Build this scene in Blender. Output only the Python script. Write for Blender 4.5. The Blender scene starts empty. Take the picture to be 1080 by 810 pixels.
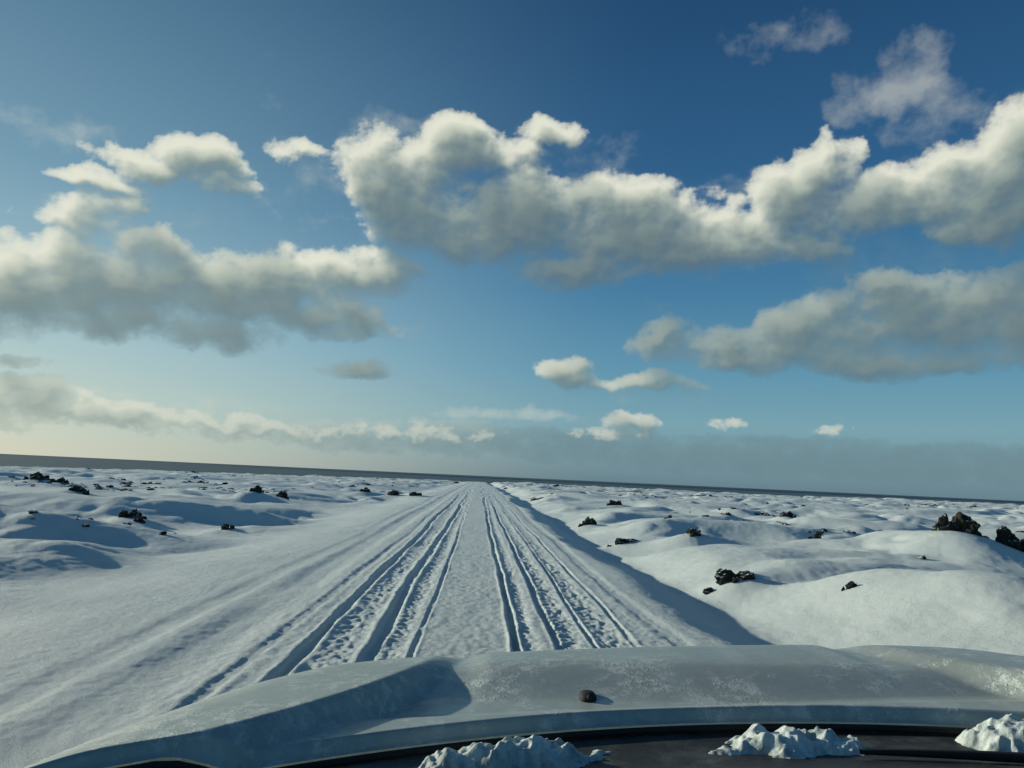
import bpy, math, random
import numpy as np
from mathutils import Vector, Matrix
random.seed(3)
rng = np.random.default_rng(11)
sc = bpy.context.scene
sc.view_settings.view_transform = 'Standard'
sc.view_settings.look = 'None'
sc.view_settings.exposure = 0

# ------------------------------------------------------------------ noise
_perm = np.random.default_rng(5).permutation(512).astype(np.int32)
_ang = np.random.default_rng(6).random(512) * 2 * np.pi
_gx = np.cos(_ang).astype(np.float32); _gy = np.sin(_ang).astype(np.float32)
def perlin(x, y, seed=0):
    x = np.asarray(x, dtype=np.float64) + seed * 37.17
    y = np.asarray(y, dtype=np.float64) + seed * 91.73
    xi = np.floor(x).astype(np.int64); yi = np.floor(y).astype(np.int64)
    xf = (x - xi).astype(np.float32); yf = (y - yi).astype(np.float32)
    def g(ix, iy, dx, dy):
        h = _perm[(_perm[ix & 511] + iy) & 511]
        return _gx[h] * dx + _gy[h] * dy
    u = xf * xf * xf * (xf * (xf * 6 - 15) + 10)
    v = yf * yf * yf * (yf * (yf * 6 - 15) + 10)
    a = g(xi, yi, xf, yf); b = g(xi + 1, yi, xf - 1, yf)
    c = g(xi, yi + 1, xf, yf - 1); d = g(xi + 1, yi + 1, xf - 1, yf - 1)
    return ((a + (b - a) * u) * (1 - v) + (c + (d - c) * u) * v) * 1.5
def fbm(x, y, octs=5, seed=0, gain=.5, lac=2.03):
    s = 0; a = 1; f = 1; t = 0
    for i in range(octs):
        s = s + a * perlin(x * f, y * f, seed + i); t += a; a *= gain; f *= lac
    return s / t
def sstep(a, b, x):
    t = np.clip((x - a) / (b - a), 0, 1)
    return t * t * (3 - 2 * t)

# ------------------------------------------------------------------ mesh helper
def grid_mesh(name, X, Y, Z, wrap=False):
    n, m = X.shape
    co = np.stack([X, Y, Z], -1).reshape(-1, 3).astype(np.float32)
    i, j = np.meshgrid(np.arange(n - 1), np.arange(m - 1), indexing='ij')
    a = (i * m + j).ravel()
    q = np.stack([a, a + 1, a + m + 1, a + m], -1)
    if wrap:
        i = np.arange(n - 1); a = i * m + m - 1; b = i * m
        q = np.concatenate([q, np.stack([a, b, b + m, a + m], -1)])
    return raw_mesh(name, co, q)
def raw_mesh(name, co, faces, smooth=True):
    me = bpy.data.meshes.new(name)
    k = faces.shape[1]; nf = len(faces)
    me.vertices.add(len(co)); me.vertices.foreach_set('co', np.ascontiguousarray(co, dtype=np.float32).ravel())
    me.loops.add(nf * k); me.loops.foreach_set('vertex_index', faces.astype(np.int32).ravel())
    me.polygons.add(nf)
    me.polygons.foreach_set('loop_start', (np.arange(nf) * k).astype(np.int32))
    me.update(calc_edges=True)
    me.polygons.foreach_set('use_smooth', np.full(nf, smooth))
    me.update()
    o = bpy.data.objects.new(name, me); sc.collection.objects.link(o)
    return o
def attr(o, name, arr):
    a = o.data.attributes.new(name, 'FLOAT', 'POINT')
    a.data.foreach_set('value', np.ascontiguousarray(arr, dtype=np.float32).ravel())

# ------------------------------------------------------------------ material helper
class NT:
    def __init__(s, nt): s.nt = nt; nt.nodes.clear()
    def n(s, typ, **kw):
        nd = s.nt.nodes.new(typ)
        for k, v in kw.items():
            if k.startswith('_'): setattr(nd, k[1:], v)
            else:
                key = int(k[1:]) if k[0] == 'i' and k[1:].isdigit() else k.replace('__', ' ')
                s.set(nd.inputs[key], v)
        return nd
    def set(s, inp, v):
        if isinstance(v, bpy.types.NodeSocket): s.nt.links.new(v, inp)
        else: inp.default_value = v
    def math(s, op, a, b=0., c=0., clamp=False):
        nd = s.nt.nodes.new('ShaderNodeMath'); nd.operation = op; nd.use_clamp = clamp
        s.set(nd.inputs[0], a); s.set(nd.inputs[1], b); s.set(nd.inputs[2], c); return nd.outputs[0]
    def mix(s, f, a, b, blend='MIX'):
        nd = s.nt.nodes.new('ShaderNodeMix'); nd.data_type = 'RGBA'; nd.blend_type = blend
        s.set(nd.inputs[0], f); s.set(nd.inputs[6], a); s.set(nd.inputs[7], b); return nd.outputs[2]
    def ramp(s, f, stops, interp='LINEAR'):
        nd = s.nt.nodes.new('ShaderNodeValToRGB'); s.set(nd.inputs[0], f)
        cr = nd.color_ramp; cr.interpolation = interp
        while len(cr.elements) < len(stops): cr.elements.new(.5)
        for e, (p, c) in zip(cr.elements, stops): e.position = p; e.color = (*c, 1) if len(c) == 3 else c
        return nd.outputs[0]
    def rng(s, v, a, b, c=0., d=1., smooth=True):
        nd = s.nt.nodes.new('ShaderNodeMapRange')
        if smooth: nd.interpolation_type = 'SMOOTHSTEP'
        for i, q in enumerate((v, a, b, c, d)): s.set(nd.inputs[i], q)
        return nd.outputs[0]
    def noise(s, vec, scale, detail=4., rough=.5):
        nd = s.n('ShaderNodeTexNoise', Scale=scale, Detail=detail, Roughness=rough)
        s.set(nd.inputs['Vector'], vec); return nd.outputs['Fac']
def material(name):
    m = bpy.data.materials.new(name); m.use_nodes = True
    return m, NT(m.node_tree)
def lin(r, g, b):
    f = lambda c: ((c / 255 + .055) / 1.055) ** 2.4 if c > 10 else c / 255 / 12.92
    return (f(r), f(g), f(b))

# ------------------------------------------------------------------ camera
CAM_H = 1.5
yaw, pitch, roll = math.radians(2.15), math.radians(6.98), math.radians(2.65)
F = Vector((math.sin(yaw) * math.cos(pitch), math.cos(yaw) * math.cos(pitch), math.sin(pitch)))
R = F.cross(Vector((0, 0, 1))).normalized(); U = R.cross(F)
right = R * math.cos(roll) + U * math.sin(roll); up = U * math.cos(roll) - R * math.sin(roll)
cam = bpy.data.objects.new('camera', bpy.data.cameras.new('camera')); sc.collection.objects.link(cam)
M = Matrix((right, up, -F)).transposed().to_4x4(); M.translation = (0, 0, CAM_H)
cam.matrix_world = M
cam.data.sensor_width = 36; cam.data.lens = 26.67
cam.data.clip_start = .05; cam.data.clip_end = 120000
sc.camera = cam

# ------------------------------------------------------------------ sun + sky
SUN_AZ, SUN_EL = -62.0, 13.5
az, el = math.radians(SUN_AZ), math.radians(SUN_EL)
sd = Vector((math.sin(az) * math.cos(el), math.cos(az) * math.cos(el), math.sin(el)))
sl = bpy.data.lights.new('sun', 'SUN'); sl.energy = 4.4; sl.angle = math.radians(1.0); sl.color = (1, .94, .79)
so = bpy.data.objects.new('sun', sl); sc.collection.objects.link(so)
so.rotation_euler = sd.to_track_quat('Z', 'Y').to_euler(); so.location = (-60, 30, 40)

w = bpy.data.worlds.new('World'); sc.world = w; w.use_nodes = True
t = NT(w.node_tree)
tc = t.n('ShaderNodeTexCoord').outputs['Generated']
sky = t.n('ShaderNodeTexSky', _sky_type='NISHITA', _sun_disc=False, _sun_elevation=el, _sun_rotation=az % (2 * math.pi))
sky.altitude = 0; sky.air_density = 1; sky.dust_density = .6; sky.ozone_density = 2
sep = t.n('ShaderNodeSeparateXYZ', i0=tc)
z = t.math('MAXIMUM', sep.outputs[2], 0.)
base = t.ramp(z, [(0, lin(98, 130, 145)), (.035, lin(112, 149, 163)), (.075, lin(118, 162, 176)), (.14, lin(94, 149, 175)), (.24, lin(66, 124, 161)),
                  (.38, lin(41, 93, 136)), (.55, lin(27, 71, 112)), (1, lin(22, 56, 98))])
glow = t.ramp(z, [(0, lin(206, 212, 194)), (.06, lin(192, 208, 198)), (.16, lin(160, 194, 202)), (.32, lin(114, 156, 176)),
                  (.55, lin(72, 114, 142)), (1, lin(36, 72, 112))])
dot = t.n('ShaderNodeVectorMath', _operation='DOT_PRODUCT', i0=tc, i1=tuple(sd)).outputs['Value']
gf = t.rng(dot, .30, .98, 0, 1)
col = t.mix(gf, base, glow)
x10 = t.n('ShaderNodeVectorMath', _operation='SCALE', i0=col); x10.inputs['Scale'].default_value = 10.
mixed = t.mix(.9, sky.outputs[0], x10.outputs[0])
bg = t.n('ShaderNodeBackground', Color=mixed, Strength=.1)
out = t.n('ShaderNodeOutputWorld', Surface=bg.outputs[0])

# ------------------------------------------------------------------ terrain
ROCKS = [ # x, y, width, height
 (11.7, 18, .8, .45), (12.6, 17.8, .6, .45), (12.2, 18.6, .4, .22), (4.2, 12.8, .46, .17), (4.5, 12.6, .28, .12), (5.2, 10.5, .16, .09),
 (9, 20, .26, .18), (6.8, 27, .5, .28), (3.95, 21, .45, .15), (4.4, 30, .45, .28), (5.7, 20, .36, .17), (8, 45, .7, .35),
 (-9.6, 22, .42, .25), (-9.2, 21.4, .3, .15), (-14.3, 28, .5, .22), (-27, 48, .9, .4), (-25, 47, .7, .3), (-10.3, 21, .24, .12),
 (-10.8, 38, .45, .3), (-9.8, 39, .5, .35), (-6.4, 20, .24, .14), (-4.2, 50, .65, .28), (-5.6, 51, .75, .32), (-7.5, 52, .65, .28), (10.5, 30, .35, .2), (14, 34, .45, .25)]
MOUNDS = [(-7.4, 12.6, .48, 2.8, 1.6, .95), (-10.5, 16.5, .55, 3.4, 2.0, 1.2), (-5.2, 8.9, .30, 1.7, 1.2, .75), (-8.6, 10.2, .40, 2.2, 1.2, .8), (-13, 24, .5, 4, 2.4, 1.5),
          (6.4, 8.6, .26, 2.5, 1.3, 1.6), (5.6, 14.0, .22, 1.8, 1.3, 1.0), (9.5, 16.5, .28, 3.0, 1.5, 1.3), (7.2, 25, .34, 3, 2, 1.4), (13.5, 19.5, .3, 3, 2, 1.5)]
# centre, half width, depth, tread, meander, breakup
RUTS = [(-1.38, .045, .044, .0, 1, 1), (-1.12, .14, .014, 1., 1, 1), (-.84, .050, .040, .0, 1.2, 1), (-.66, .10, .014, 1., 1, 1), (-.47, .020, .020, 0, .8, 1),
        (.40, .030, .046, 0, .8, 1), (.58, .07, .012, 1., 1, 1), (.76, .030, .032, 0, 1.2, 1), (.95, .11, .012, 1.3, 1, 1), (1.16, .02, .016, 0, 1, 1), (1.32, .12, .012, 1.3, 1.3, 1), (1.55, .026, .016, 0, 1, 1),
        (-1.70, .05, .010, 0, 1.5, .5), (-2.25, .22, .024, 0, 1.6, .3), (-2.75, .12, .010, 0, 2.0, .3), (1.95, .09, .012, 0, 2, .4)]
def terrain(x, y):
    r = np.hypot(x, y)
    wob = .55 * perlin(y / 13, x * 0 + 3.3, 3) + .3 * perlin(y / 4, x / 4, 4) + .12 * perlin(y / 1.3, x / 1.3, 5)
    xr = x - 2.2 - wob * .8; xl = -x - 3.2 - wob
    side_r = sstep(0, 1.6, xr); side_l = sstep(0, 3.2, xl)
    wx = x + 1.8 * perlin(x / 5, y / 5, 21); wy = y + 1.8 * perlin(x / 5, y / 5, 22)
    n1 = fbm(wx / 13, wy / 13, 2, 7)
    b = np.sqrt(perlin(wx / 5.2, wy / 5.2, 9) ** 2 + .02)
    b2 = np.sqrt(perlin(wx / 2.3, wy / 2.3, 12) ** 2 + .02)
    b3 = np.sqrt(perlin(x / 1.0, y / 1.0, 14) ** 2 + .02)
    fld = .52 * n1 + .66 * (b - .3) + .36 * (b2 - .3) * sstep(-.4, .4, perlin(x / 9, y / 9, 30)) + .12 * (b3 - .3) * sstep(-.1, .5, perlin(x / 4, y / 4, 31))
    near = sstep(4, 22, r)
    rr = side_r * (-.50 * (1 - sstep(.9, 3.8, xr)) + sstep(.3, 4.5, xr) * (fld * (.45 + .5 * near) + .02))
    dr = perlin(wx / 7.5 + 1.3, wy / 2.9, 26)
    ll = side_l * (-.32 * (1 - sstep(3, 10, xl)) + sstep(.0, 4.0, xl) * (fld * .8 + .20 * dr * (1 - sstep(14, 40, r)) + .02))
    zz = np.where(x > 0, rr, ll)
    for (a, bq, h, sx_, sf, sn) in MOUNDS:
        dx_ = (wx - a) / sx_; dy_ = y + .35 * (wx - x) - bq; dy_ = np.where(dy_ > 0, dy_ / sf, dy_ / sn)
        zz = zz + h * np.exp(-(dx_ ** 2 + dy_ ** 2)) * np.where(x > 0, side_r, side_l)
    road = (1 - side_r) * (1 - side_l)
    zr = .014 * fbm(x / .8, y / 1.4, 3, 40) - .002 * x * x
    tread_fade = 1 - sstep(18, 34, y)
    for k, (c, hw, dp, tr, me_, bk) in enumerate(RUTS):
        cc = c + me_ * (.07 * perlin(y / 11, y * 0 + k * 5.1, 50 + k) + .03 * perlin(y / 3.5, y * 0 + k * 3.1, 70 + k))
        d = np.abs(x - cc); dpp = dp * (1 + .6 * perlin(y / 2.4, y * 0 + k, 90 + k) + .45 * bk * perlin(y / .4, x * 4, 110 + k))
        wv = 1 + .3 * bk * perlin(y / .9, x * 0 + k, 120 + k)
        hwv = hw * wv
        prof = 1 - sstep(hwv * .4, hwv * 1.5, d)
        zr = zr - dpp * prof + dpp * .25 * np.exp(-((d - hwv * 1.9) / (hwv * .6)) ** 2)
        if tr > 0:
            ch = np.sin((y + np.abs(x - cc) * .8) * 2 * np.pi / .21 + 3.2 * perlin(x * 2, y * 1.3, 33 + k))
            zr = zr + tr * prof * tread_fade * (.008 * ch * sstep(-.5, .3, perlin(x * 2.5, y * .9, 36 + k)) + .010 * perlin(x * 8, y * 4.2, 35) + .011 * perlin(x * 17, y * 9, 37))
    inner = .5 + .5 * (1 - sstep(1.7, 2.3, np.abs(x)))
    lumps = (.006 * perlin(x * 7, y * 6, 41) + .005 * perlin(x * 15, y * 13, 42)) * tread_fade * inner
    zz = zz + road * (zr + lumps) + (1 - road) * (.02 * fbm(x / .6, y / .6, 3, 44) + .004 * perlin(x * 8, y * 7, 45) * tread_fade)
    zz = zz + np.where(x > 0, .0035, .011) * x * (1 - np.exp(-r / 60))
    for (a, bq, wd, h) in ROCKS:
        s = max(wd, .5) * 1.5
        msk = (np.abs(x - a) < 4 * s) & (np.abs(y - bq) < 4 * s)
        if np.ndim(zz) and np.any(msk):
            zz[msk] += .18 * min(wd + .3, 1.2) * np.exp(-((x[msk] - a) ** 2 + (y[msk] - bq) ** 2) / (s * s))
    far = sstep(90, 200, r)
    zz = zz * (1 + .1 * far) - .6 * sstep(60, 220, r)
    edge = 240 + 60 * perlin(x / 120, y / 120, 60)
    zz = zz - 34 * sstep(0, 260, r - edge) ** 1.3
    return zz

rad = np.concatenate([np.geomspace(.5, 5, 90)[:-1], np.geomspace(5, 30, 520)[:-1], np.geomspace(30, 620, 430), [900, 2000]])
azs = np.concatenate([np.linspace(-180, -50, 90)[:-1], np.linspace(-50, 50, 1150), np.linspace(50, 180, 90)[1:-1]])
A, Rr = np.meshgrid(np.radians(azs), rad)
X = Rr * np.sin(A); Y = Rr * np.cos(A)
Z = terrain(X.copy(), Y.copy())
snow = grid_mesh('snow_ground', X[:, ::-1], Y[:, ::-1], Z[:, ::-1], wrap=True)
m, t = material('snow')
geo = t.n('ShaderNodeNewGeometry')
pos = geo.outputs['Position']
big = t.noise(pos, .35, 4., .55)
dist = t.n('ShaderNodeVectorMath', _operation='LENGTH', i0=pos).outputs['Value']
snowc = t.mix(big, (.70, .80, .75, 1), (.80, .88, .83, 1))
grain = t.noise(pos, 75., 4., .78)
snowc = t.mix(t.math('MULTIPLY', t.rng(grain, .40, .60), .38), snowc, (.47, .57, .55, 1))
rk = t.noise(pos, .55, 7., .68)
rk2 = t.noise(pos, .06, 3., .5)
thr = t.math('SUBTRACT', .725, t.math('MULTIPLY', t.rng(rk2, .4, .65), .09))
rkm = t.math('MULTIPLY', t.rng(t.math('SUBTRACT', rk, thr), 0., .03), t.rng(dist, 35., 70.))
sp = t.n('ShaderNodeSeparateXYZ', i0=pos)
rkm = t.math('MULTIPLY', rkm, t.rng(t.math('ABSOLUTE', sp.outputs[0]), 3., 5.))
colr = t.mix(rkm, snowc, (.05, .055, .05, 1))
n1 = t.noise(pos, 26., 6., .8)
n2 = t.noise(pos, 120., 3., .7)
b1 = t.n('ShaderNodeBump', Strength=.85, Distance=.024, Height=n1)
b2 = t.n('ShaderNodeBump', Strength=1., Distance=.009, Height=n2, Normal=b1.outputs[0])
p = t.n('ShaderNodeBsdfPrincipled', Roughness=.6, Normal=b2.outputs[0])
t.set(p.inputs['Base Color'], colr); p.inputs['Specular IOR Level'].default_value = .3
t.n('ShaderNodeOutputMaterial', Surface=p.outputs[0])
snow.data.materials.append(m)

# ------------------------------------------------------------------ sea
ra = np.concatenate([[100], np.geomspace(300, 60000, 60)])
aa = np.linspace(0, 2 * np.pi, 181)[:-1]
A2, R2 = np.meshgrid(aa[::-1], ra)
sea = grid_mesh('sea', R2 * np.sin(A2), R2 * np.cos(A2), R2 * 0 - 26, wrap=True)
m, t = material('sea_water')
pos = t.n('ShaderNodeNewGeometry').outputs['Position']
mp = t.n('ShaderNodeMapping', Vector=pos, Scale=(.002, .012, .01))
nn = t.noise(mp.outputs[0], 1., 5., .6)
p = t.n('ShaderNodeBsdfPrincipled', Roughness=.6)
t.set(p.inputs['Base Color'], t.mix(nn, (.05, .10, .12, 1), (.085, .145, .17, 1)))
p.inputs['Specular IOR Level'].default_value = .12
t.n('ShaderNodeOutputMaterial', Surface=p.outputs[0])
sea.data.materials.append(m)

# ------------------------------------------------------------------ lava rocks
def ico(sub):
    import bmesh
    bm = bmesh.new(); bmesh.ops.create_icosphere(bm, subdivisions=sub, radius=1)
    co = np.array([v.co[:] for v in bm.verts]); f = np.array([[v.index for v in fc.verts] for fc in bm.faces]); bm.free()
    return co, f
def n3(c, s, seed):
    return (perlin(c[:, 0] * s, c[:, 1] * s + c[:, 2] * s * .7, seed) + perlin(c[:, 1] * s, c[:, 2] * s - c[:, 0] * s * .6, seed + 1) + perlin(c[:, 2] * s, c[:, 0] * s, seed + 2)) / 1.8
def rockify(co, seed, amp=.38):
    d = 1 + amp * n3(co, 1.3, seed) + amp * .6 * n3(co, 3.1, seed + 5) + amp * .25 * n3(co, 7., seed + 9)
    return co * d[:, None]
m_rock, t = material('lava_rock')
geo = t.n('ShaderNodeNewGeometry'); pos = geo.outputs['Position']
sepn = t.n('ShaderNodeSeparateXYZ', i0=geo.outputs['Normal'])
rn = t.noise(pos, 7., 5., .65)
cap = t.rng(t.math('ADD', sepn.outputs[2], t.math('MULTIPLY', t.math('SUBTRACT', rn, .5), 2.0)), .80, .90)
rc = t.mix(t.noise(pos, 14., 4., .7), (.012, .015, .014, 1), (.06, .06, .047, 1))
rc = t.mix(t.rng(t.noise(pos, 3., 3., .5), .55, .7, 0, .5), rc, (.07, .065, .035, 1))
cc = t.mix(cap, rc, (.72, .79, .75, 1))
b1 = t.n('ShaderNodeBump', Strength=1., Distance=.05, Height=t.noise(pos, 30., 4., .7))
p = t.n('ShaderNodeBsdfPrincipled', Roughness=.9, Normal=b1.outputs[0]); t.set(p.inputs['Base Color'], cc)
p.inputs['Specular IOR Level'].default_value = .15
t.n('ShaderNodeOutputMaterial', Surface=p.outputs[0])
c4, f4 = ico(4); c2, f2 = ico(2)
def tz(x, y): return float(terrain(np.array([float(x)]), np.array([float(y)]))[0])
for k, (x, y, wd, h) in enumerate(ROCKS):
    vs = []; fs = []; off = 0
    npc = 6 if wd > .4 else 3
    for q in range(npc):
        c = rockify(c4, 100 + k * 7 + q * 3, .45)
        s = (wd * .5) * (.8 if q == 0 else random.uniform(.25, .55))
        ox, oy = (0, 0) if q == 0 else (random.uniform(-.75, .75) * wd, random.uniform(-.4, .4) * wd)
        c = c * np.array([s * random.uniform(.8, 1.1), s * random.uniform(.7, 1.), (h * .75 if q == 0 else h * random.uniform(.3, .7))])
        px, py = x + ox, y + oy
        c = c + np.array([px, py, tz(px, py) + h * (.15 if q == 0 else .0)])
        vs.append(c); fs.append(f4 + off); off += len(c)
    o = raw_mesh('lava_rock', np.concatenate(vs), np.concatenate(fs), smooth=False)
    o.data.materials.append(m_rock)
vs = []; fs = []; off = 0
shapes = [rockify(c2, 300 + i * 4, .5) for i in range(14)]
N = 13000
rr_ = np.exp(rng.uniform(np.log(18), np.log(280), N)); aa_ = np.radians(rng.uniform(-52, 52, N))
xs = rr_ * np.sin(aa_); ys = rr_ * np.cos(aa_)
dens = perlin(xs / 22, ys / 22, 80) + .7 * perlin(xs / 6, ys / 6, 81)
keep = (dens > .28 + .4 * rng.random(N)) & ((xs > 4.2) | (xs < -6))
xs, ys, rr_ = xs[keep], ys[keep], rr_[keep]
zs = terrain(xs.copy(), ys.copy())
for k in range(len(xs)):
    s = rng.uniform(.025, .085) * (1 + rr_[k] / 55) * (1.9 if rng.random() < .1 else 1)
    an = rng.uniform(0, 6.28); c = shapes[k % 14] * np.array([s * rng.uniform(.7, 1.7), s, s * rng.uniform(.35, .7)])
    c = np.stack([c[:, 0] * np.cos(an) - c[:, 1] * np.sin(an), c[:, 0] * np.sin(an) + c[:, 1] * np.cos(an), c[:, 2]], -1)
    vs.append(c + np.array([xs[k], ys[k], zs[k] + s * .08])); fs.append(f2 + off); off += len(c)
o = raw_mesh('lava_stones', np.concatenate(vs), np.concatenate(fs), smooth=False)
o.data.materials.append(m_rock)
print('stones', len(xs))

# ------------------------------------------------------------------ clouds : one distant layer, cover and sunlit/shaded tones computed in numpy, painted into its emission
def bearing(px, py):   # image pixel coordinates of the cloud ellipses -> azimuth, elevation (deg)
    dx, dy = px - 540., py - 405.
    v = right * dx - up * dy + F * 800.
    return math.degrees(math.atan2(v.x, v.y)), math.degrees(math.atan2(v.z, math.hypot(v.x, v.y)))
CL = [(85,184,50,14,.8),(150,176,58,17,.88),(215,170,50,25,.9),(235,195,35,16,.8),(312,157,42,15,.75),
 (80,226,70,22,.7),(115,215,40,14,.5),
 (40,308,130,48,1),(150,302,140,48,1.05),(260,300,120,38,1),(350,292,90,28,.95),(405,288,38,26,.8),(300,330,120,27,.95),(120,340,170,24,.95),(-80,310,120,60,1),(175,260,60,18,.75),(350,352,60,12,.7),
 (392,172,44,40,.8),(425,200,76,50,1),(490,155,60,26,.95),(580,138,48,16,.8),(540,160,40,20,.6),(470,240,90,40,1),(560,235,100,50,1.1),(650,240,100,48,1.1),(710,258,100,42,1),(620,285,95,20,.9),(780,245,80,38,.95),(835,215,60,42,1),(868,182,38,36,.95),(902,158,20,18,.65),(820,265,80,20,.75),
 (960,212,120,42,1),(1040,190,80,58,1.05),(1085,140,46,44,.95),(1000,178,55,34,.7),(1120,200,100,80,1),(1030,240,90,24,.8),
 (1010,335,140,48,1.05),(1085,330,80,58,1),(890,350,110,42,1),(960,378,160,24,.95),(770,362,75,26,.85),(705,365,44,24,.8),(830,375,120,22,.9),(1150,350,120,60,1),(960,302,55,22,.8),
 (598,395,30,17,.85),(660,402,60,11,.75),(715,408,60,8,.65),
 (378,390,42,10,.75),(345,391,22,7,.5),(340,413,18,5,.4),(15,381,40,8,.7),
 (20,418,60,26,.9),(-50,425,80,34,.9),(75,434,55,18,.85),(130,438,50,16,.8),(195,444,50,12,.7),(265,450,50,13,.7),(240,442,22,9,.5),(310,458,50,9,.5),
 (440,458,75,11,.5),(662,446,36,12,.65),(640,456,55,8,.5),(766,447,28,7,.55),(880,455,26,6,.5),(400,455,40,9,.5)]
THIN = [(940,92,60,34,.9),(905,112,40,22,.6),(825,42,65,26,.4),(975,62,40,22,.6),(880,312,60,20,.5),(705,330,40,12,.4),(570,438,40,6,.9),(520,436,50,6,.9),(490,437,30,6,.7),(400,450,40,7,.8),(460,452,90,10,.8),(300,450,90,10,.7),(420,140,70,18,.6),(620,190,70,50,.45),(350,190,40,50,.4),
 (60,140,90,20,.25),(330,130,60,20,.3),(930,270,120,30,.6),(400,340,60,20,.4),(700,415,120,10,.5),(120,425,160,20,.5),(250,215,80,30,.3),(1010,130,60,40,.4),(780,200,60,20,.4)]
VEIL = [(640,472,240,15,.7),(850,486,330,18,.95),(1040,492,240,20,.95),(560,462,140,11,.7),(420,468,170,12,.6),(830,468,110,8,.7),(960,476,100,8,.7),(740,480,300,14,.8),(330,462,140,9,.5)]
STEP = .074
azg = np.arange(-58, 58, STEP); elg = np.arange(-.12, 45, STEP)
EL, AZ = np.meshgrid(elg, azg, indexing='ij')
low = 1 - sstep(2.5, 9, EL)
def mixn(fn):
    a = fn(1.0, 0); b = fn(2.7, 50)
    return a * (1 - low) + b * low
wxx = mixn(lambda s, q: fbm(AZ / 5 * s, EL / 4.2 * s, 7, 200 + q, .56)) * (2.2 * (1 - low) + .6 * low)
wyy = mixn(lambda s, q: fbm(AZ / 5 * s, EL / 4.2 * s, 7, 210 + q, .56)) * (1.5 * (1 - low) + .35 * low)
PX = AZ + wxx; PY = EL + wyy
def union(lst, grow=1.0, base=-.6, off=.25):
    Mk = np.zeros_like(AZ) + base
    for (cx, cy, rx, ry, wt) in lst:
        a0, e0 = bearing(cx, cy)
        cosf = math.cos(math.radians(math.hypot(a0, e0)))
        sx = rx / 800 * 57.3 * cosf * 1.14 * grow; sy = ry / 800 * 57.3 * cosf * 1.16 * grow
        d = ((PX - a0) / sx) ** 2 + np.where(PY < e0, (PY - e0) / (sy * .85), (PY - e0) / sy) ** 2
        v = wt * (1.25 - d) - off
        k = .18
        h = np.clip(.5 + .5 * (v - Mk) / k, 0, 1)
        Mk = Mk * (1 - h) + v * h + k * h * (1 - h)
    return Mk
Mk = np.clip(union(CL), -.6, .95)
def billow(s, q):
    tot = 0; a = 1; f = 1; n = 0
    for i in range(6):
        tot = tot + a * (1 - 2.2 * np.sqrt(perlin((AZ + .6 * wxx) / 3.6 * s * f, (EL + .6 * wyy) / 2.8 * s * f, 230 + q + i) ** 2 + .003)); n += a; a *= .54; f *= 2.07
    return tot / n
bl = mixn(billow)
fb = mixn(lambda s, q: fbm(AZ / 5 * s, EL / 3.6 * s, 8, 260 + q, .62))
fbs = mixn(lambda s, q: fbm(AZ / 5 * s, EL / 3.6 * s, 4, 260 + q, .62))
D = Mk + .34 * (bl - .3) + .85 * fb - .10
Ds = Mk + .25 * (bl - .3) + .85 * fbs - .10
def shift(a, dy, dx):
    b = np.pad(a, ((0, abs(dy)), (abs(dx), 0)), mode='edge')
    return b[dy:dy + a.shape[0], 0:a.shape[1]]
def blur(a, r, it=2):
    for _ in range(it):
        for ax in (0, 1):
            p_ = np.pad(a, [(r + 1, r) if i == ax else (0, 0) for i in (0, 1)], mode='edge').cumsum(ax)
            a = (np.take(p_, np.arange(2 * r + 1, p_.shape[ax]), ax) - np.take(p_, np.arange(0, p_.shape[ax] - 2 * r - 1), ax)) / (2 * r + 1)
    return a
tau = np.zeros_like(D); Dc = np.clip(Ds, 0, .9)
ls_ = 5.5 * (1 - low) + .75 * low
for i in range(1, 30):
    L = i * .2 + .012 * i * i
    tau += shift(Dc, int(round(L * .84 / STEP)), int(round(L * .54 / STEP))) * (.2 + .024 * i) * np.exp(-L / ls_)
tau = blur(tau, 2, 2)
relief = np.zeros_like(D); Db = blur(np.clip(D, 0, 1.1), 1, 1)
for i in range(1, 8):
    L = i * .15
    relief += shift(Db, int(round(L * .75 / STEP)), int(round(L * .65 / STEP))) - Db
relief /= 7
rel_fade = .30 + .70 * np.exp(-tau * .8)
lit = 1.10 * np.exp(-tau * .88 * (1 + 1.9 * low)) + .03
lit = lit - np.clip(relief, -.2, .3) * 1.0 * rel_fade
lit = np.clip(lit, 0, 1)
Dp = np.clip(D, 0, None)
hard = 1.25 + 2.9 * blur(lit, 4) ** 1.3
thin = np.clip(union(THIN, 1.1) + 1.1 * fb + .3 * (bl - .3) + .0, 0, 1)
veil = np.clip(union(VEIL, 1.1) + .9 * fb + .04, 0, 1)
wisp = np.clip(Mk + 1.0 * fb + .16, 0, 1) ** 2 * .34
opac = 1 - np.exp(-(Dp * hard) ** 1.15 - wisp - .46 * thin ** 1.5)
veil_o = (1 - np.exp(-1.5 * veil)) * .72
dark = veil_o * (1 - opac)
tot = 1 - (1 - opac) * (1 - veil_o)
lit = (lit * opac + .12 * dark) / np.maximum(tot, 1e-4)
haze_tint = 1 - sstep(.3, 8.0, EL)
RAD = 22000.
ar, er = np.radians(AZ), np.radians(EL)
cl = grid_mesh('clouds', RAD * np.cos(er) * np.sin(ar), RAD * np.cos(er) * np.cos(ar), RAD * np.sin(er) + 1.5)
attr(cl, 'optical_cover', tot); attr(cl, 'painted_sunlit', lit); attr(cl, 'painted_haze', haze_tint)
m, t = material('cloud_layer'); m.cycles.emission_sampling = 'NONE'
A_ = lambda n: t.n('ShaderNodeAttribute', _attribute_name=n).outputs['Fac']
lt = A_('painted_sunlit'); oc = A_('optical_cover'); hz = A_('painted_haze')
pos = t.n('ShaderNodeNewGeometry').outputs['Position']
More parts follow.
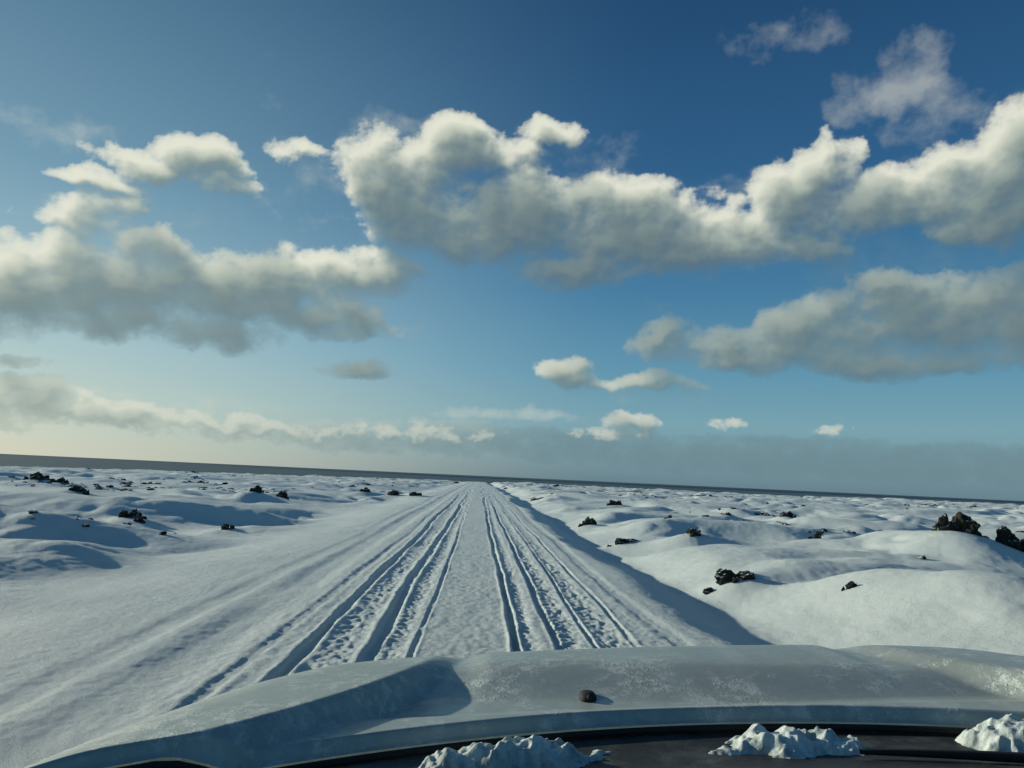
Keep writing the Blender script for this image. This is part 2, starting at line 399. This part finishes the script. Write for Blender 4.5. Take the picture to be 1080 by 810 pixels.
ccol = t.ramp(lt, [(0, lin(97, 116, 121)), (.22, lin(121, 138, 137)), (.5, lin(162, 174, 165)), (.8, lin(204, 209, 193)), (1, lin(228, 229, 212))])  # lit tops and shaded bases painted as emission colour, no lamp shades them
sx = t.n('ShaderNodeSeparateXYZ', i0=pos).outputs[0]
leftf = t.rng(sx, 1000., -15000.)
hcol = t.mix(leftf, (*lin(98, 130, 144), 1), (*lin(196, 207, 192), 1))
ccol = t.mix(t.math('MULTIPLY', hz, .58), ccol, hcol)  # horizon haze painted into the cloud colour, paler on the left
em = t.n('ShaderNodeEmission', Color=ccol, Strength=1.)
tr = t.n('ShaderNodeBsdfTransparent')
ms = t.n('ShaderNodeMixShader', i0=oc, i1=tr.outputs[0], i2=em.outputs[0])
t.n('ShaderNodeOutputMaterial', Surface=ms.outputs[0])
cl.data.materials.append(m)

# ------------------------------------------------------------------ car front seen through the windscreen
car = bpy.data.objects.new('car', None); sc.collection.objects.link(car)
def child(o): o.parent = car; return o
XC = .33
def yfront(x):
    tt = np.abs(x - XC)
    xp = np.linspace(0, 1.0, 200)
    tab = np.interp(xp, [0, .32, .47, .58, .68, .76, .82, .86, 1.0], [1.545, 1.535, 1.51, 1.44, 1.31, 1.12, .92, .7, .1])
    ker = np.ones(15) / 15; tab = np.convolve(np.pad(tab, 7, mode='edge'), ker, 'valid')
    return np.interp(tt, xp, tab)
def yback(x): return 1.13 - .34 * (x - XC) ** 2
def lobe(x, y):
    def one(xx):
        bx = -.02 - .43 * np.clip((1.55 - y) / .7, 0, 1) ** 1.9
        return sstep(.016, -.040, xx - bx)
    return np.maximum(one(x), one(2 * XC + .04 - x))
def hoodz(x, y):
    zt = 1.146 + .062 * x + .05 * (1.5 - y) + .012 * (1 - ((x - XC) / .8) ** 2)
    lb = lobe(x, y)
    zt = zt + .016 * lb * sstep(1.60, 1.38, y)
    mid = 1 - lb
    zt = zt - .028 * mid * sstep(1.37, 1.20, y + .05 * np.sin((x - XC) * 4)) + .012 * mid * sstep(1.20, 1.13, y)
    zt = zt + .008 * sstep(.36, .31, np.abs(x - XC - .02)) * sstep(1.18, 1.4, y)
    e = (y - yfront(x))
    sl_ = (yfront(x + .01) - yfront(x - .01)) / .02
    e = e / np.sqrt(1 + sl_ ** 2)
    q = np.clip(e + .07, 0, None)
    return zt - 1.6 * q ** 2 - np.clip(e - .02, 0, None) * 3.5
xs_ = np.linspace(-.64, 1.30, 420); v_ = np.linspace(0, 1, 260)
V, XX = np.meshgrid(v_, xs_, indexing='ij')
YB = yback(XX); YY = YB + (1.72 - YB) * V
ZZ = hoodz(XX, YY)
ZZ = ZZ - .02 * sstep(.014, 0, YY - YB)
ZZ = np.maximum(ZZ, .45)
hood = child(grid_mesh('hood', XX, YY, ZZ))
m, t = material('car_paint')
pos = t.n('ShaderNodeNewGeometry').outputs['Position']
dirt = t.noise(pos, 7., 6., .65)
smear = t.noise(t.n('ShaderNodeMapping', Vector=pos, Scale=(14., 3.5, 3.)).outputs[0], 1., 5., .6)
pc = t.mix(t.rng(smear, .4, .75, 0, .6), (.40, .46, .405, 1), (.58, .63, .57, 1))
film = t.noise(pos, 55., 6., .7)
pc = t.mix(t.math('MULTIPLY', t.rng(film, .35, .65), .22), pc, (.24, .28, .25, 1))
drops = t.n('ShaderNodeTexVoronoi', Scale=130.); t.set(drops.inputs['Vector'], pos)
dh = t.math('MULTIPLY', t.rng(drops.outputs['Distance'], .32, .10), t.rng(dirt, .47, .60))
ice = t.noise(pos, 40., 8., .8)
frost = t.math('MULTIPLY', t.rng(ice, .46, .62), t.rng(dirt, .42, .58))
pc = t.mix(t.math('MULTIPLY', frost, .7), pc, (.72, .77, .72, 1))
b0 = t.n('ShaderNodeBump', Strength=.5, Distance=.002, Height=t.math('MULTIPLY', frost, ice))
b1 = t.n('ShaderNodeBump', Strength=.5, Distance=.0012, Height=dh, Normal=b0.outputs[0])
p = t.n('ShaderNodeBsdfPrincipled', Metallic=.4, Normal=b1.outputs[0]); t.set(p.inputs['Base Color'], pc)
t.set(p.inputs['Roughness'], t.math('ADD', .32, t.math('MULTIPLY', t.math('ADD', dirt, film), .2)))
p.inputs['Coat Weight'].default_value = .3; p.inputs['Coat Roughness'].default_value = .16
t.n('ShaderNodeOutputMaterial', Surface=p.outputs[0])
hood.data.materials.append(m)
mc, t = material('cowl_plastic')
pos = t.n('ShaderNodeNewGeometry').outputs['Position']
dirt = t.noise(pos, 12., 6., .7)
sx = t.n('ShaderNodeSeparateXYZ', i0=pos).outputs[0]
left_green = t.mix(t.rng(dirt, .4, .7), (.055, .075, .065, 1), (.14, .17, .15, 1))  # cowl colour is a lighter green towards the left
blk = t.mix(t.rng(dirt, .45, .75), (.014, .017, .016, 1), (.07, .08, .075, 1))
p = t.n('ShaderNodeBsdfPrincipled'); t.set(p.inputs['Base Color'], t.mix(t.rng(sx, -.02, .08), left_green, blk))
t.set(p.inputs['Roughness'], t.math('ADD', .35, t.math('MULTIPLY', dirt, .5)))
bb = t.n('ShaderNodeBump', Strength=.4, Distance=.003, Height=t.noise(pos, 90., 4., .6)); t.set(p.inputs['Normal'], bb.outputs[0])
t.n('ShaderNodeOutputMaterial', Surface=p.outputs[0])
V, XX = np.meshgrid(np.linspace(0, 1, 80), np.linspace(-.66, 1.3, 300), indexing='ij')
YY = .45 + (yback(XX) + .02 - .45) * V
def cowlz(x, y): return hoodz(x, yback(x)) - .032 + .035 * sstep(.10, .4, yback(x) - y) + .05 * (yback(x) - y)
ZZ = cowlz(XX, YY)
cowl = child(grid_mesh('cowl', XX, YY, ZZ)); cowl.data.materials.append(mc)
mb, t = material('black_rubber')
p = t.n('ShaderNodeBsdfPrincipled', Roughness=.8); p.inputs['Base Color'].default_value = (.012, .013, .013, 1)
pos = t.n('ShaderNodeNewGeometry').outputs['Position']
bb = t.n('ShaderNodeBump', Strength=.3, Distance=.001, Height=t.noise(pos, 300., 2., .5)); t.set(p.inputs['Normal'], bb.outputs[0])
t.n('ShaderNodeOutputMaterial', Surface=p.outputs[0])
def tube(name, pts, rads, flat=1., mat=mb, seg=14):
    P = np.array(pts, float); n = len(P); V = []
    for i in range(n):
        tdir = P[min(i + 1, n - 1)] - P[max(i - 1, 0)]; tdir /= np.linalg.norm(tdir)
        sdv = np.cross(tdir, [0, 0, 1]); sdv /= np.linalg.norm(sdv); upv = np.cross(sdv, tdir)
        for k in range(seg):
            a = 2 * np.pi * k / seg
            V.append(P[i] + sdv * math.cos(a) * rads[i] + upv * math.sin(a) * rads[i] * flat)
    f = []
    for i in range(n - 1):
        for k in range(seg): f.append([i * seg + k, i * seg + (k + 1) % seg, (i + 1) * seg + (k + 1) % seg, (i + 1) * seg + k])
    o = raw_mesh(name, np.array(V), np.array(f)); o.data.materials.append(mat); return child(o)
px = np.linspace(-.6, 1.25, 80)
tube('rubber_seal', [(x, yback(x) - .006, float(hoodz(np.array(x), np.array(yback(x)))) - .026) for x in px], [.005] * 80)
def wiper(x0, x1, yo):
    pp = np.linspace(x0, x1, 30)
    tube('wiper_blade', [(x, yback(x) - yo - .02 * (x - x0), float(cowlz(np.array(x), np.array(yback(x) - yo))) + .008) for x in pp], [.003 + .003 * math.sin(i / 29 * math.pi) for i in range(30)], 1.1)
wiper(-.28, .30, .26); wiper(.50, 1.0, .13)
# washer nozzle
c3, f3 = ico(3)
nz = float(hoodz(np.array(.19), np.array(1.25)))
c = c3.copy(); c[:, 2] = np.clip(c[:, 2], -.2, 1); c = np.sign(c) * np.abs(c) ** .8
body = c * [.014, .020, .011] + [.19, 1.25, nz]
jet = c3 * [.004, .004, .004] + [.19, 1.232, nz + .006]
o = raw_mesh('washer_nozzle', np.concatenate([body, jet]), np.concatenate([f3, f3 + len(c3)])); o.data.materials.append(mb); child(o)
# snow left lying on the cowl: ragged soft patches
ms_, t = material('wet_snow')
pos = t.n('ShaderNodeNewGeometry').outputs['Position']
p = t.n('ShaderNodeBsdfPrincipled', Roughness=.6); t.set(p.inputs['Base Color'], t.mix(t.rng(t.noise(pos, 28., 5., .7), .36, .6), (.30, .36, .33, 1), (.64, .71, .65, 1)))
bb = t.n('ShaderNodeBump', Strength=.6, Distance=.004, Height=t.noise(pos, 110., 5., .7)); t.set(p.inputs['Normal'], bb.outputs[0])
t.n('ShaderNodeOutputMaterial', Surface=p.outputs[0])
def patch(cx, yo, rx, ry, h, seed):
    gx, gy = np.meshgrid(np.linspace(-1.7, 1.7, 320), np.linspace(-1.7, 1.7, 180))
    x = cx + gx * rx; y = yback(x) - yo + gy * ry
    nse = fbm(x * 14, y * 16, 4, 400 + seed, .5)
    q = 1 - (gx ** 2 + gy ** 2) + 1.0 * nse
    bil = .6 - 2 * np.sqrt(perlin(x * 26, y * 30, 420 + seed) ** 2 + .01) + .5 * (.5 - 2 * np.sqrt(perlin(x * 60, y * 60, 425 + seed) ** 2 + .01))
    z = cowlz(x, y) - .006 + (h + .006) * sstep(-.2, 1.2, q) ** .8 + .008 * bil * sstep(-.1, .6, q)
    o = child(grid_mesh('snow_clump', x, y, z)); o.data.materials.append(ms_)
patch(.06, .085, .115, .055, .034, 1)
patch(.42, .085, .10, .050, .024, 2)
patch(.76, .055, .11, .050, .036, 3)
